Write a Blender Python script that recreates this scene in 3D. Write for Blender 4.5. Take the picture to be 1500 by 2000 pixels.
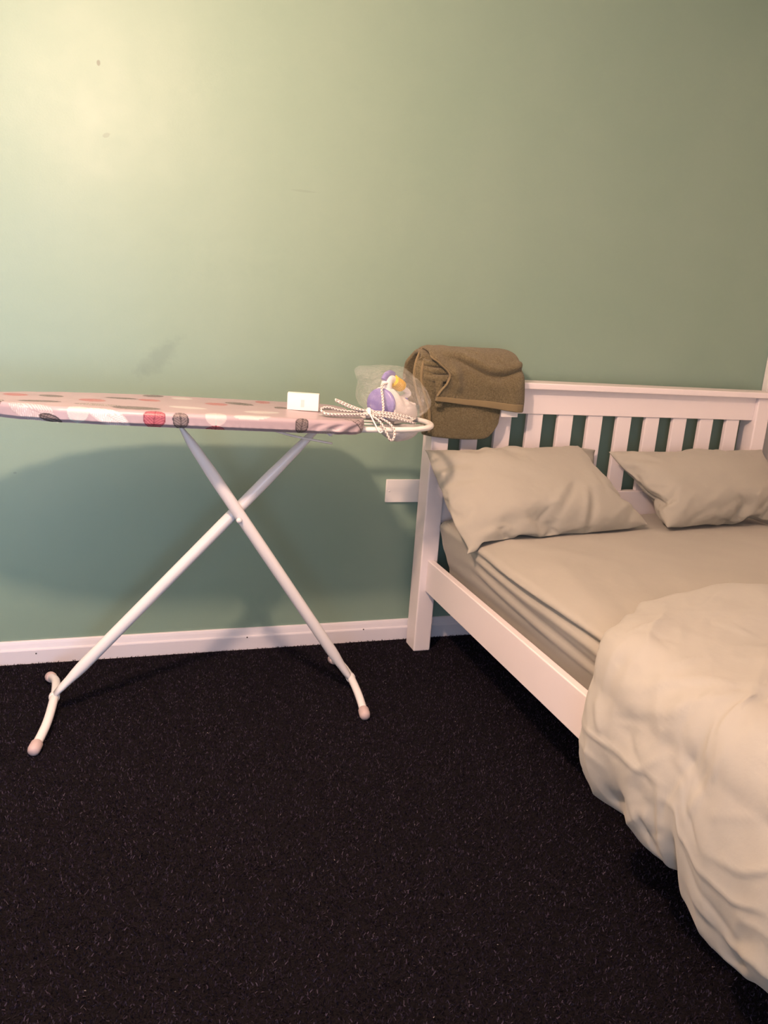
import bpy, bmesh, math, random
import numpy as np
from mathutils import Matrix, Vector, noise

for _o in list(bpy.data.objects):
    bpy.data.objects.remove(_o)
SC = bpy.context.scene
COL = SC.collection
PI = math.pi

# ---------------------------------------------------------------- camera
FPX = 1580.0
CAM = (0.0, -2.714, 1.2343)
cam_d = bpy.data.cameras.new('camera')
cam_d.sensor_fit = 'VERTICAL'
cam_d.sensor_height = 24.0
cam_d.lens = FPX / 2000.0 * 24.0
cam_d.clip_start = 0.02
cam = bpy.data.objects.new('camera', cam_d)
COL.objects.link(cam)
_y, _p, _r = (math.radians(a) for a in (-19.2316, -14.2954, 4.1663))
cam.matrix_world = (Matrix.Translation(CAM) @ Matrix.Rotation(_y, 4, 'Z')
                    @ Matrix.Rotation(PI / 2 + _p, 4, 'X') @ Matrix.Rotation(_r, 4, 'Z'))
SC.camera = cam

# ---------------------------------------------------------------- world, lights, exposure
world = bpy.data.worlds.new('world')
SC.world = world
world.use_nodes = True
world.node_tree.nodes['Background'].inputs[0].default_value = (0.55, 0.68, 1.0, 1)
world.node_tree.nodes['Background'].inputs[1].default_value = 0.5

LAMP = (-0.09, -1.46, 2.10)                       # the bulb of the pendant lamp
WIN = dict(x0=-1.05, x1=-0.15, z0=0.25, z1=2.05, y=-4.3)   # window in the wall behind the photographer

for _name, _watt, _spread in (('cool_fill', 27, 180), ('window_beam', 4.2, 32)):
    # broad cool fill added for ambient, then window light narrowed by its spread
    wl = bpy.data.lights.new(_name, 'AREA')
    wl.shape = 'RECTANGLE'
    wl.size = WIN['x1'] - WIN['x0'] - 0.1
    wl.size_y = WIN['z1'] - WIN['z0'] - 0.1
    wl.energy = _watt
    wl.color = (0.50, 0.70, 1.0)
    wl.spread = math.radians(_spread)
    wlo = bpy.data.objects.new(_name, wl)
    wlo.location = ((WIN['x0'] + WIN['x1']) / 2, WIN['y'] + 0.02, (WIN['z0'] + WIN['z1']) / 2)
    wlo.rotation_euler = (PI / 2, 0, 0)
    COL.objects.link(wlo)

SC.view_settings.view_transform = 'Standard'
SC.view_settings.look = 'None'
SC.view_settings.gamma = 1.0
SC.view_settings.use_curve_mapping = False
SC.view_settings.exposure = 0.16


# ---------------------------------------------------------------- materials
def lin(r, g, b):
    def f(c):
        c /= 255.0
        return c / 12.92 if c <= 0.04045 else ((c + 0.055) / 1.055) ** 2.4
    return (f(r), f(g), f(b), 1.0)


class Mat:
    def __init__(self, name, color=(0.8, 0.8, 0.8, 1), rough=0.5, **kw):
        self.m = bpy.data.materials.new(name)
        self.m.use_nodes = True
        self.t = self.m.node_tree
        self.b = self.t.nodes['Principled BSDF']
        self.b.inputs['Base Color'].default_value = color
        self.b.inputs['Roughness'].default_value = rough
        for k, v in kw.items():
            self.b.inputs[k].default_value = v

    def n(self, kind, **kw):
        nd = self.t.nodes.new(kind)
        for k, v in kw.items():
            if k in nd.inputs:
                nd.inputs[k].default_value = v
            else:
                setattr(nd, k, v)
        return nd

    def link(self, a, b):
        self.t.links.new(a, b)

    def coord(self, out='Object'):
        return self.n('ShaderNodeTexCoord').outputs[out]

    def noise(self, scale, detail=3, rough=0.5, co=None, stretch=None):
        nz = self.n('ShaderNodeTexNoise')
        nz.inputs['Scale'].default_value = scale
        nz.inputs['Detail'].default_value = detail
        nz.inputs['Roughness'].default_value = rough
        co = co or self.coord()
        if stretch:
            mp = self.n('ShaderNodeMapping')
            mp.inputs['Scale'].default_value = stretch
            self.link(co, mp.inputs[0])
            co = mp.outputs[0]
        self.link(co, nz.inputs['Vector'])
        return nz.outputs['Fac']

    def ramp(self, fac, stops):
        r = self.n('ShaderNodeValToRGB')
        el = r.color_ramp.elements
        while len(el) < len(stops):
            el.new(0.5)
        for e, (p, c) in zip(el, stops):
            e.position = p
            e.color = c
        self.link(fac, r.inputs[0])
        return r.outputs[0]

    def bump(self, height, strength, dist=0.01, prev=None):
        b = self.n('ShaderNodeBump')
        b.inputs['Strength'].default_value = strength
        b.inputs['Distance'].default_value = dist
        self.link(height, b.inputs['Height'])
        if prev:
            self.link(prev, b.inputs['Normal'])
        self.link(b.outputs[0], self.b.inputs['Normal'])
        return b.outputs[0]

    def color(self, out):
        self.link(out, self.b.inputs['Base Color'])

    def math(self, op, a, b=None, c=None, clamp=False):
        nd = self.n('ShaderNodeMath', operation=op, use_clamp=clamp)
        for i, v in enumerate((a, b, c)):
            if v is None:
                continue
            if isinstance(v, (int, float)):
                nd.inputs[i].default_value = v
            else:
                self.link(v, nd.inputs[i])
        return nd.outputs[0]

    def mix(self, fac, c1, c2):
        nd = self.n('ShaderNodeMix', data_type='RGBA')
        for s, v in ((nd.inputs[0], fac), (nd.inputs[6], c1), (nd.inputs[7], c2)):
            if isinstance(v, (int, float, tuple)):
                s.default_value = v
            else:
                self.link(v, s)
        return nd.outputs[2]


def mat_wall():
    k = Mat('green_wall_paint', rough=0.42, **{'Specular IOR Level': 0.33})
    co = k.coord()
    base = k.ramp(k.noise(1.7, 4, 0.6, co), [(0.3, (0.225, 0.338, 0.272, 1)), (0.7, (0.245, 0.355, 0.288, 1))])
    # scuff marks with a place and a shape of their own
    sep = k.n('ShaderNodeSeparateXYZ')
    k.link(co, sep.inputs[0])
    X, Z = sep.outputs[0], sep.outputs[2]
    col = base

    def blot(px, pz, rx, rz, shear, amt, tint, hard):
        nonlocal col
        dx = k.math('SUBTRACT', X, px)
        dz = k.math('SUBTRACT', Z, pz)
        dx = k.math('MULTIPLY_ADD', dz, -shear, dx)
        d = k.math('SQRT', k.math('ADD', k.math('POWER', k.math('ABSOLUTE', k.math('DIVIDE', dx, rx)), 2.0),
                                  k.math('POWER', k.math('ABSOLUTE', k.math('DIVIDE', dz, rz)), 2.0)))
        nz = k.noise(28, 4, 0.6, co)
        d = k.math('ADD', d, k.math('MULTIPLY_ADD', nz, 1.6, -0.8))
        f = k.math('MULTIPLY', k.math('SUBTRACT', 1.0, d, clamp=True), hard, clamp=True)
        f = k.math('MULTIPLY', f, amt)
        col = k.mix(f, col, tint)
    blot(0.145, 1.02, 0.055, 0.075, 0.75, 0.22, (0.10, 0.15, 0.14, 1), 1.6)
    blot(-0.02, 1.85, 0.006, 0.009, 0.0, 0.55, (0.10, 0.10, 0.08, 1), 4)
    blot(0.00, 1.66, 0.010, 0.008, 0.5, 0.25, (0.10, 0.12, 0.10, 1), 3)
    blot(-0.285, 0.645, 0.006, 0.004, 0.0, 0.3, (0.10, 0.13, 0.13, 1), 3)
    blot(-0.155, 0.81, 0.006, 0.007, 0.5, 0.4, (0.42, 0.48, 0.44, 1), 3)
    blot(0.83, 0.80, 0.004, 0.004, 0.0, 0.5, (0.5, 0.5, 0.45, 1), 4)
    blot(0.60, 1.57, 0.05, 0.004, 0.1, 0.12, (0.10, 0.13, 0.10, 1), 3)
    k.color(col)
    r = k.n('ShaderNodeMapRange')
    k.link(k.noise(6, 5, 0.65, co), r.inputs[0])
    r.inputs[1].default_value, r.inputs[2].default_value = 0.3, 0.7
    r.inputs[3].default_value, r.inputs[4].default_value = 0.41, 0.49
    k.link(r.outputs[0], k.b.inputs['Roughness'])
    b = k.bump(k.noise(3.2, 3, 0.5, co), 0.25, 0.02)
    k.bump(k.noise(180, 3, 0.6, co), 0.10, 0.002, b)
    return k.m


def mat_carpet():
    k = Mat('black_carpet', rough=1.0)
    co = k.coord()
    fine = k.noise(330, 5, 0.8, co)
    mid = k.noise(95, 4, 0.7, co)
    big = k.noise(4, 4, 0.6, co)
    f = k.math('MULTIPLY_ADD', mid, 0.55, k.math('MULTIPLY', fine, 0.45))
    c1 = k.ramp(f, [(0.36, (0.0012, 0.0008, 0.0011, 1)), (0.52, (0.0075, 0.0056, 0.0095, 1)), (0.62, (0.0150, 0.0112, 0.0145, 1)), (0.74, (0.050, 0.040, 0.048, 1))])
    c2 = k.mix(k.math('MULTIPLY', big, 0.4), c1, (0.0060, 0.0040, 0.0066, 1))
    k.color(c2)
    k.b.inputs['Specular IOR Level'].default_value = 0.05
    k.b.inputs['Sheen Weight'].default_value = 0.025
    k.b.inputs['Sheen Roughness'].default_value = 0.6
    b = k.bump(fine, 0.9, 0.005)
    k.bump(mid, 0.9, 0.012, b)
    return k.m


def mat_white_paint(name, c=(0.80, 0.79, 0.77, 1), rough=0.35):
    k = Mat(name, c, rough)
    k.bump(k.noise(60, 3, 0.5), 0.06, 0.003)
    return k.m


def mat_fabric(name, c, weave=900, amt=0.12, wr=0.25):
    k = Mat(name, c, 0.88)
    co = k.coord()
    n1 = k.noise(3.0, 4, 0.6, co)
    lo = tuple(x * 0.95 for x in c[:3]) + (1,)
    hi = tuple(min(1, x * 1.04) for x in c[:3]) + (1,)
    k.color(k.ramp(n1, [(0.3, lo), (0.7, hi)]))
    k.b.inputs['Sheen Weight'].default_value = 0.15
    k.b.inputs['Specular IOR Level'].default_value = 0.2
    b = k.bump(k.noise(9, 5, 0.55, co), wr, 0.012)
    k.bump(k.noise(weave, 2, 0.5, co), amt, 0.001, b)
    return k.m


def mat_towel():
    k = Mat('olive_terry', rough=1.0)
    co = k.coord()
    n1 = k.noise(210, 3, 0.7, co)
    n2 = k.noise(14, 4, 0.6, co)
    a = k.ramp(n1, [(0.3, (0.092, 0.077, 0.038, 1)), (0.7, (0.240, 0.208, 0.125, 1))])
    k.color(k.mix(k.math('MULTIPLY', n2, 0.45), a, (0.135, 0.113, 0.064, 1)))
    k.b.inputs['Specular IOR Level'].default_value = 0.05
    k.b.inputs['Sheen Weight'].default_value = 0.2
    b = k.bump(n1, 0.9, 0.006)
    k.bump(k.noise(30, 3, 0.5, co), 0.3, 0.01, b)
    return k.m


def mat_attr(name, rough, attr='print'):
    k = Mat(name, rough=rough)
    a = k.n('ShaderNodeAttribute', attribute_name=attr)
    k.color(a.outputs['Color'])
    return k


M = {}
M['wall'] = mat_wall()
M['carpet'] = mat_carpet()
M['ceiling'] = mat_white_paint('ceiling_paint', (0.86, 0.85, 0.83, 1), 0.8)
M['cream_wall'] = mat_white_paint('cream_wall_paint', (0.86, 0.80, 0.72, 1), 0.6)
M['skirting'] = mat_white_paint('skirting_gloss', (0.76, 0.74, 0.80, 1), 0.4)
M['bed'] = mat_white_paint('white_bed_paint', (0.82, 0.77, 0.79, 1), 0.4)
M['sheet'] = mat_fabric('sage_sheet_cotton', (0.385, 0.378, 0.338, 1), wr=0.12)
M['pillow'] = mat_fabric('sage_pillow_cotton', (0.375, 0.370, 0.325, 1), wr=0.2)
M['duvet'] = mat_fabric('sage_duvet_cotton', (0.380, 0.382, 0.350, 1), wr=0.2)
M['towel'] = mat_towel()
M['towel_hem'] = mat_fabric('olive_towel_hem', (0.215, 0.172, 0.095, 1), weave=600, amt=0.3)
M['tube'] = mat_white_paint('white_enamel_tube', (0.80, 0.80, 0.83, 1), 0.25)
M['cap'] = Mat('grey_pink_rubber', (0.52, 0.42, 0.43, 1), 0.5).m
M['plastic'] = Mat('white_plastic', (0.82, 0.81, 0.79, 1), 0.3).m
M['iron_white'] = Mat('white_iron_plastic', (0.80, 0.77, 0.78, 1), 0.3).m
M['purple'] = Mat('purple_plastic', (0.20, 0.18, 0.46, 1), 0.3).m
M['yellow'] = Mat('yellow_label', (0.88, 0.54, 0.004, 1), 0.5).m
M['orange'] = Mat('ochre_label_line', (0.50, 0.24, 0.01, 1), 0.5).m
M['steel'] = Mat('steel', (0.6, 0.6, 0.62, 1), 0.3, Metallic=1.0).m
M['card'] = mat_white_paint('white_card', (0.82, 0.80, 0.79, 1), 0.6)
M['card_shade'] = Mat('shaded_card_edge', (0.30, 0.26, 0.25, 1), 0.7).m  # white card again, shade of the box end painted into its colour
M['card_print'] = Mat('pale_pink_print', (0.74, 0.60, 0.62, 1), 0.6).m
M['dark'] = Mat('dark_hole', (0.02, 0.018, 0.018, 1), 0.7).m
M['lint'] = Mat('pale_lint', (0.22, 0.19, 0.18, 1), 0.9).m
M['frame'] = mat_white_paint('window_frame_paint', (0.8, 0.8, 0.8, 1), 0.4)
M['glass'] = Mat('clear_glass', (1, 1, 1, 1), 0.02, **{'Transmission Weight': 1.0, 'IOR': 1.1}).m
_b = Mat('clear_bag_film')
_tr = _b.n('ShaderNodeBsdfTransparent')
_tr.inputs[0].default_value = (0.90, 0.90, 0.90, 1)
_gl = _b.n('ShaderNodeBsdfGlossy')
_gl.inputs['Color'].default_value = (0.13, 0.13, 0.13, 1)
_gl.inputs['Roughness'].default_value = 0.16
_di = _b.n('ShaderNodeBsdfDiffuse')
_di.inputs[0].default_value = (0.025, 0.025, 0.026, 1)
_bn = _b.bump(_b.noise(55, 4, 0.65), 1.0, 0.02)
_b.link(_bn, _gl.inputs['Normal'])
_a1, _a2 = _b.n('ShaderNodeAddShader'), _b.n('ShaderNodeAddShader')
_b.link(_tr.outputs[0], _a1.inputs[0])
_b.link(_gl.outputs[0], _a1.inputs[1])
_b.link(_a1.outputs[0], _a2.inputs[0])
_b.link(_di.outputs[0], _a2.inputs[1])
_b.link(_a2.outputs[0], _b.t.nodes['Material Output'].inputs[0])
M['bag'] = _b.m
_e = Mat('lit_bulb', (1, 0.9, 0.75, 1), 0.4)
_e.b.inputs['Emission Color'].default_value = (1.0, 0.70, 0.46, 1)
_e.b.inputs['Emission Strength'].default_value = 6.0
M['bulb'] = _e.m
_c = mat_attr('printed_board_cover', 0.38)
_c.bump(_c.noise(22, 4, 0.55), 0.25, 0.006)
M['cover'] = _c.m
M['cord'] = mat_attr('braided_cord', 0.8).m


# ---------------------------------------------------------------- mesh helpers
def link_mesh(name, verts, faces, mat, parent=None, smooth=False):
    me = bpy.data.meshes.new(name)
    me.from_pydata([tuple(v) for v in verts], [], faces)
    me.update()
    if mat is not None:
        me.materials.append(mat)
    if smooth:
        me.polygons.foreach_set('use_smooth', [True] * len(me.polygons))
    o = bpy.data.objects.new(name, me)
    COL.objects.link(o)
    if parent is not None:
        o.parent = parent
    return o


def box_bm(x0, x1, y0, y1, z0, z1, bevel=0.0, seg=2):
    bm = bmesh.new()
    bmesh.ops.create_cube(bm, size=1.0)
    for v in bm.verts:
        v.co = Vector((x0 + (v.co.x + .5) * (x1 - x0), y0 + (v.co.y + .5) * (y1 - y0), z0 + (v.co.z + .5) * (z1 - z0)))
    if bevel:
        bmesh.ops.bevel(bm, geom=bm.edges[:], offset=bevel, segments=seg, affect='EDGES', profile=0.5)
    return bm


def bm_obj(name, bm, mat, parent=None, smooth=False):
    me = bpy.data.meshes.new(name)
    bm.normal_update()
    bm.to_mesh(me)
    bm.free()
    me.materials.append(mat)
    if smooth:
        me.polygons.foreach_set('use_smooth', [True] * len(me.polygons))
    o = bpy.data.objects.new(name, me)
    COL.objects.link(o)
    if parent is not None:
        o.parent = parent
    return o


def box(name, mat, parent, x0, x1, y0, y1, z0, z1, bevel=0.003, seg=2):
    return bm_obj(name, box_bm(x0, x1, y0, y1, z0, z1, bevel, seg), mat, parent)


def catmull(pts, sub):
    pts = [Vector(p) for p in pts]
    out = []
    n = len(pts)
    for i in range(n - 1):
        p0 = pts[max(i - 1, 0)]
        p1, p2 = pts[i], pts[i + 1]
        p3 = pts[min(i + 2, n - 1)]
        for k in range(sub):
            t = k / sub
            out.append(0.5 * ((2 * p1) + (-p0 + p2) * t + (2 * p0 - 5 * p1 + 4 * p2 - p3) * t * t
                              + (-p0 + 3 * p1 - 3 * p2 + p3) * t ** 3))
    out.append(pts[-1])
    return out


def tube_data(path, rad, seg=12, up=(0, 1, 0), cap=True, closed=False):
    """rad: a number, or a list of (r_side, r_up) or numbers per point"""
    path = [Vector(p) for p in path]
    n = len(path)
    verts, faces = [], []
    upv = Vector(up)
    side = None
    for i, p in enumerate(path):
        if closed:
            d = path[(i + 1) % n] - path[i - 1]
        else:
            d = path[min(i + 1, n - 1)] - path[max(i - 1, 0)]
        d.normalize()
        if side is None:
            side = d.cross(upv)
            if side.length < 1e-4:
                side = d.cross(Vector((1, 0, 0)))
        else:
            side = side - d * side.dot(d)
        side.normalize()
        u = side.cross(d).normalized()
        r = rad[i] if isinstance(rad, (list, tuple)) else rad
        ra, rb = r if isinstance(r, (list, tuple)) else (r, r)
        for k in range(seg):
            a = 2 * PI * k / seg
            verts.append(p + side * (ra * math.cos(a)) + u * (rb * math.sin(a)))
    m = n if closed else n - 1
    for i in range(m):
        for k in range(seg):
            a = i * seg + k
            b = i * seg + (k + 1) % seg
            c = ((i + 1) % n) * seg + (k + 1) % seg
            d = ((i + 1) % n) * seg + k
            faces.append((a, b, c, d))
    if cap and not closed:
        faces.append(tuple(range(seg))[::-1])
        faces.append(tuple((n - 1) * seg + k for k in range(seg)))
    return verts, faces


def tube(name, path, rad, mat, parent=None, seg=12, up=(0, 1, 0), closed=False):
    v, f = tube_data(path, rad, seg, up, True, closed)
    return link_mesh(name, v, f, mat, parent, True)


def lathe(name, prof, mat, parent, base, axis=(0, 0, 1), seg=24):
    """prof: list of (r, h) along axis from base"""
    ax = Vector(axis).normalized()
    s = ax.orthogonal().normalized()
    t = ax.cross(s)
    base = Vector(base)
    verts, faces = [], []
    for r, h in prof:
        for k in range(seg):
            a = 2 * PI * k / seg
            verts.append(base + ax * h + (s * math.cos(a) + t * math.sin(a)) * max(r, 1e-5))
    for i in range(len(prof) - 1):
        for k in range(seg):
            faces.append((i * seg + k, i * seg + (k + 1) % seg, (i + 1) * seg + (k + 1) % seg, (i + 1) * seg + k))
    faces.append(tuple(range(seg))[::-1])
    faces.append(tuple((len(prof) - 1) * seg + k for k in range(seg)))
    return link_mesh(name, verts, faces, mat, parent, True)


def grid_faces(nu, nv, off=0):
    return [(off + j * nu + i, off + j * nu + i + 1, off + (j + 1) * nu + i + 1, off + (j + 1) * nu + i)
            for j in range(nv - 1) for i in range(nu - 1)]


def empty(name, loc):
    o = bpy.data.objects.new(name, None)
    o.empty_display_size = 0.05
    COL.objects.link(o)
    o.location = loc
    return o


def tag(o, label, cat, group=None, kind=None):
    o['label'] = label
    o['category'] = cat
    if group:
        o['group'] = group
    if kind:
        o['kind'] = kind
    return o


def structure(o):
    o['kind'] = 'structure'
    return o


def settle(root):
    """parts are modelled in room coordinates: shift them under their Empty"""
    bpy.context.view_layer.update()
    inv = Matrix.Translation(-Vector(root.location))
    for c in root.children:
        c.matrix_parent_inverse = inv


def smoothstep(a, b, x):
    t = min(1.0, max(0.0, (x - a) / (b - a)))
    return t * t * (3 - 2 * t)


def interp(x, pts):
    if x <= pts[0][0]:
        return pts[0][1]
    for (a, va), (b, vb) in zip(pts, pts[1:]):
        if x <= b:
            t = (x - a) / (b - a)
            return va + (vb - va) * t
    return pts[-1][1]


def sinterp(x, pts):
    if x <= pts[0][0]:
        return pts[0][1]
    for (a, va), (b, vb) in zip(pts, pts[1:]):
        if x <= b:
            t = (x - a) / (b - a)
            t = t * t * (3 - 2 * t)
            return va + (vb - va) * t
    return pts[-1][1]


def nz(x, y, z, s=1.0):
    return noise.noise(Vector((x * s, y * s, z * s)))


# ---------------------------------------------------------------- the room
RX0, RX1, RY0, RY1, RH = -1.75, 2.572, -4.3, 0.0, 2.42
T = 0.12


def room():
    structure(box('floor', M['carpet'], None, RX0 - T, RX1 + T, RY0 - T, RY1 + T, -0.1, 0.0, 0))
    structure(box('ceiling', M['ceiling'], None, RX0 - T, RX1 + T, RY0 - T, RY1 + T, RH, RH + 0.1, 0))
    structure(box('wall_back', M['wall'], None, RX0 - T, RX1 + T, 0.0, T, 0.0, RH, 0))
    structure(box('wall_left', M['cream_wall'], None, RX0 - T, RX0, RY0, RY1, 0.0, RH, 0))
    structure(box('wall_right', M['cream_wall'], None, RX1, RX1 + T, RY0, RY1, 0.0, RH, 0))
    # wall behind the photographer, with the window opening
    x0, x1, z0, z1 = WIN['x0'], WIN['x1'], WIN['z0'], WIN['z1']
    bm = bmesh.new()
    for a in ((RX0 - T, x0, 0, RH), (x1, RX1 + T, 0, RH), (x0, x1, 0, z0), (x0, x1, z1, RH)):
        b = box_bm(a[0], a[1], RY0 - T, RY0, a[2], a[3])
        me = bpy.data.meshes.new('tmp')
        b.to_mesh(me)
        b.free()
        bm.from_mesh(me)
        bpy.data.meshes.remove(me)
    structure(bm_obj('wall_front', bm, M['cream_wall']))
    w = structure(empty('window_1', ((x0 + x1) / 2, RY0 - 0.06, z0)))
    fw = 0.05
    ya, yb = RY0 - 0.09, RY0 - 0.03
    box('frame_rail', M['frame'], w, x0, x1, ya, yb, z0, z0 + fw, 0.004)
    box('frame_rail', M['frame'], w, x0, x1, ya, yb, z1 - fw, z1, 0.004)
    box('frame_stile', M['frame'], w, x0, x0 + fw, ya, yb, z0 + fw, z1 - fw, 0.004)
    box('frame_stile', M['frame'], w, x1 - fw, x1, ya, yb, z0 + fw, z1 - fw, 0.004)
    xm = (x0 + x1) / 2
    box('frame_mullion', M['frame'], w, xm - .025, xm + .025, ya, yb, z0 + fw, z1 - fw, 0.004)
    box('pane', M['glass'], w, x0 + fw, xm - .025, RY0 - .063, RY0 - .057, z0 + fw, z1 - fw, 0)
    box('pane', M['glass'], w, xm + .025, x1 - fw, RY0 - .063, RY0 - .057, z0 + fw, z1 - fw, 0)
    settle(w)
    # moulded skirting board along the green wall
    prof = [(0, 0), (-.018, 0), (-.018, .047), (-.0165, .051), (-.0135, .0535), (-.0125, .057), (-.010, .068),
            (-.0075, .0755), (-.005, .078), (0, .078)]
    verts, faces = [], []
    nseg = 60
    for i in range(nseg + 1):
        x = RX0 + (RX1 - RX0) * i / nseg
        for (py, pz) in prof:
            verts.append((x, py + (0.0006 * nz(x, py * 9, pz, 6) if py < -.004 else 0), pz + (0.0012 * nz(x, 3.3, 1, 2.2) if pz > .03 else 0)))
    n = len(prof)
    for i in range(nseg):
        for k in range(n - 1):
            faces.append((i * n + k, i * n + k + 1, (i + 1) * n + k + 1, (i + 1) * n + k))
    faces.append(tuple(range(n))[::-1])
    faces.append(tuple(nseg * n + k for k in range(n)))
    bb = structure(link_mesh('baseboard_back', verts, faces, M['skirting']))
    for (x, z) in ((-0.243, .036), (0.456, .047), (0.893, .050)):
        h = lathe('nail_head', [(0.0026, 0), (0.0026, 0.0012), (0.0010, 0.0016)], M['dark'], bb, (x, -.0172, z), (0, -1, 0), 10)
    # narrow cream corner bead where the green wall ends
    structure(box('trim_1', M['frame'], None, RX1 - 0.010, RX1 - 0.0005, -0.03, -0.0005, 0.08, RH - .001, 0.002))


room()


def carpet_pile():
    """short fibres standing on the carpet in the open part of the floor: nobody could count them"""
    rng = np.random.default_rng(4)
    n = 260000
    x = rng.uniform(-0.95, 1.75, n)
    y = rng.uniform(-1.95, -0.02, n)
    a = rng.uniform(0, 2 * PI, n)
    h = rng.uniform(.0025, .0065, n)
    w = rng.uniform(.0008, .0017, n)
    lean = rng.uniform(0, .006, n)
    b = rng.uniform(0, 2 * PI, n)
    c, d = np.cos(a) * w, np.sin(a) * w
    lx, ly = np.cos(b) * lean, np.sin(b) * lean
    V = np.zeros((n, 4, 3), np.float32)
    V[:, 0] = np.stack([x - c, y - d, 0 * x], 1)
    V[:, 1] = np.stack([x + c, y + d, 0 * x], 1)
    V[:, 2] = np.stack([x + c * .5 + lx, y + d * .5 + ly, h], 1)
    V[:, 3] = np.stack([x - c * .5 + lx, y - d * .5 + ly, h], 1)
    me = bpy.data.meshes.new('carpet_pile')
    me.vertices.add(n * 4)
    me.vertices.foreach_set('co', V.ravel())
    me.loops.add(n * 4)
    me.loops.foreach_set('vertex_index', np.arange(n * 4, dtype=np.int32))
    me.polygons.add(n)
    me.polygons.foreach_set('loop_start', np.arange(0, n * 4, 4, dtype=np.int32))
    me.update(calc_edges=True)
    g = rng.uniform(0, 1, n)
    base = np.where(g[:, None] < .80, np.array([.0140, .0108, .0190]), np.where(g[:, None] < .965, np.array([.046, .037, .060]), np.array([.070, .058, .080])))
    col = np.ones((n, 4, 4), np.float32)
    col[:, :, :3] = base[:, None, :]
    at = me.color_attributes.new('print', 'FLOAT_COLOR', 'POINT')
    at.data.foreach_set('color', col.ravel())
    me.materials.append(M['pile'])
    o = bpy.data.objects.new('carpet_pile', me)
    COL.objects.link(o)
    tag(o, 'short black fibres of the fitted carpet on the floor', 'carpet', kind='stuff')


_p = mat_attr('carpet_fibre', 0.95)
_p.b.inputs['Specular IOR Level'].default_value = 0.1
M['pile'] = _p.m
carpet_pile()


def lint():
    """loose flecks on the carpet, too many and too small to count"""
    rnd = random.Random(5)
    verts, faces = [], []
    for i in range(260):
        x = rnd.uniform(-0.9, 1.5)
        y = rnd.uniform(-1.9, -0.03)
        a = rnd.uniform(0, PI)
        l = rnd.uniform(0.0006, 0.0020)
        w = rnd.uniform(0.0003, 0.0007)
        c, s = math.cos(a), math.sin(a)
        b = len(verts)
        for (p, q, h) in ((-l, -w, .005), (l, -w, .005), (l, w, .005), (-l, w, .005), (0, 0, .0065)):
            verts.append((x + p * c - q * s, y + p * s + q * c, h))
        faces += [(b, b + 1, b + 4), (b + 1, b + 2, b + 4), (b + 2, b + 3, b + 4), (b + 3, b, b + 4)]
    o = link_mesh('carpet_lint', verts, faces, M['lint'])
    tag(o, 'tiny pale lint flecks scattered over the black carpet', 'lint', kind='stuff')


lint()


# ---------------------------------------------------------------- pendant lamp (its bulb is the room's lamp)
def pendant():
    t = tag(empty('pendant_lamp', (LAMP[0], LAMP[1], RH)), 'bare bulb pendant lamp hanging from the ceiling', 'lamp')
    x, y, z = LAMP
    lathe('ceiling_rose', [(0.045, 0), (0.045, 0.008), (0.02, 0.022), (0.006, 0.026)], M['plastic'], t, (x, y, RH), (0, 0, -1))
    tube('flex', [(x, y, RH - .02), (x, y, z + .09)], 0.0035, M['plastic'], t, 8)
    lathe('lamp_holder', [(0.010, 0), (0.017, 0.012), (0.017, 0.045)], M['plastic'], t, (x, y, z + .095), (0, 0, -1))
    lathe('bulb', [(0.013, 0.0), (0.014, 0.012), (0.024, 0.03), (0.030, 0.05), (0.026, 0.072), (0.013, 0.087), (0.001, 0.091)],
          M['bulb'], t, (x, y, z + .05), (0, 0, -1))
    settle(t)
    li = bpy.data.lights.new('bulb_light', 'POINT')
    li.energy = 123
    li.color = (1.0, 0.62, 0.43)
    li.shadow_soft_size = 0.055
    lo = bpy.data.objects.new('bulb_light', li)
    lo.location = (x, y, z - 0.10)
    COL.objects.link(lo)


pendant()


# ---------------------------------------------------------------- wall plate
def wall_plate():
    t = tag(empty('wall_plate', (1.018, -0.005, 0.583)), 'white blank electrical wall plate beside the bed post', 'wall plate')
    box('plate', M['plastic'], t, 0.945, 1.091, -0.0105, 0.0, 0.540, 0.626, 0.003, 3)
    for x in (0.958, 1.078):
        lathe('screw_cap', [(0.0035, 0), (0.0035, 0.0008), (0.002, 0.0014)], M['plastic'], t, (x, -0.0102, 0.583), (0, -1, 0), 12)
    settle(t)


wall_plate()

# ---------------------------------------------------------------- bed frame
BX0, BX1 = 1.055, 2.499          # outer faces of the posts
PF, PB = -0.135, -0.050          # front and back of the head posts
BED_FOOT = -2.10


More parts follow.
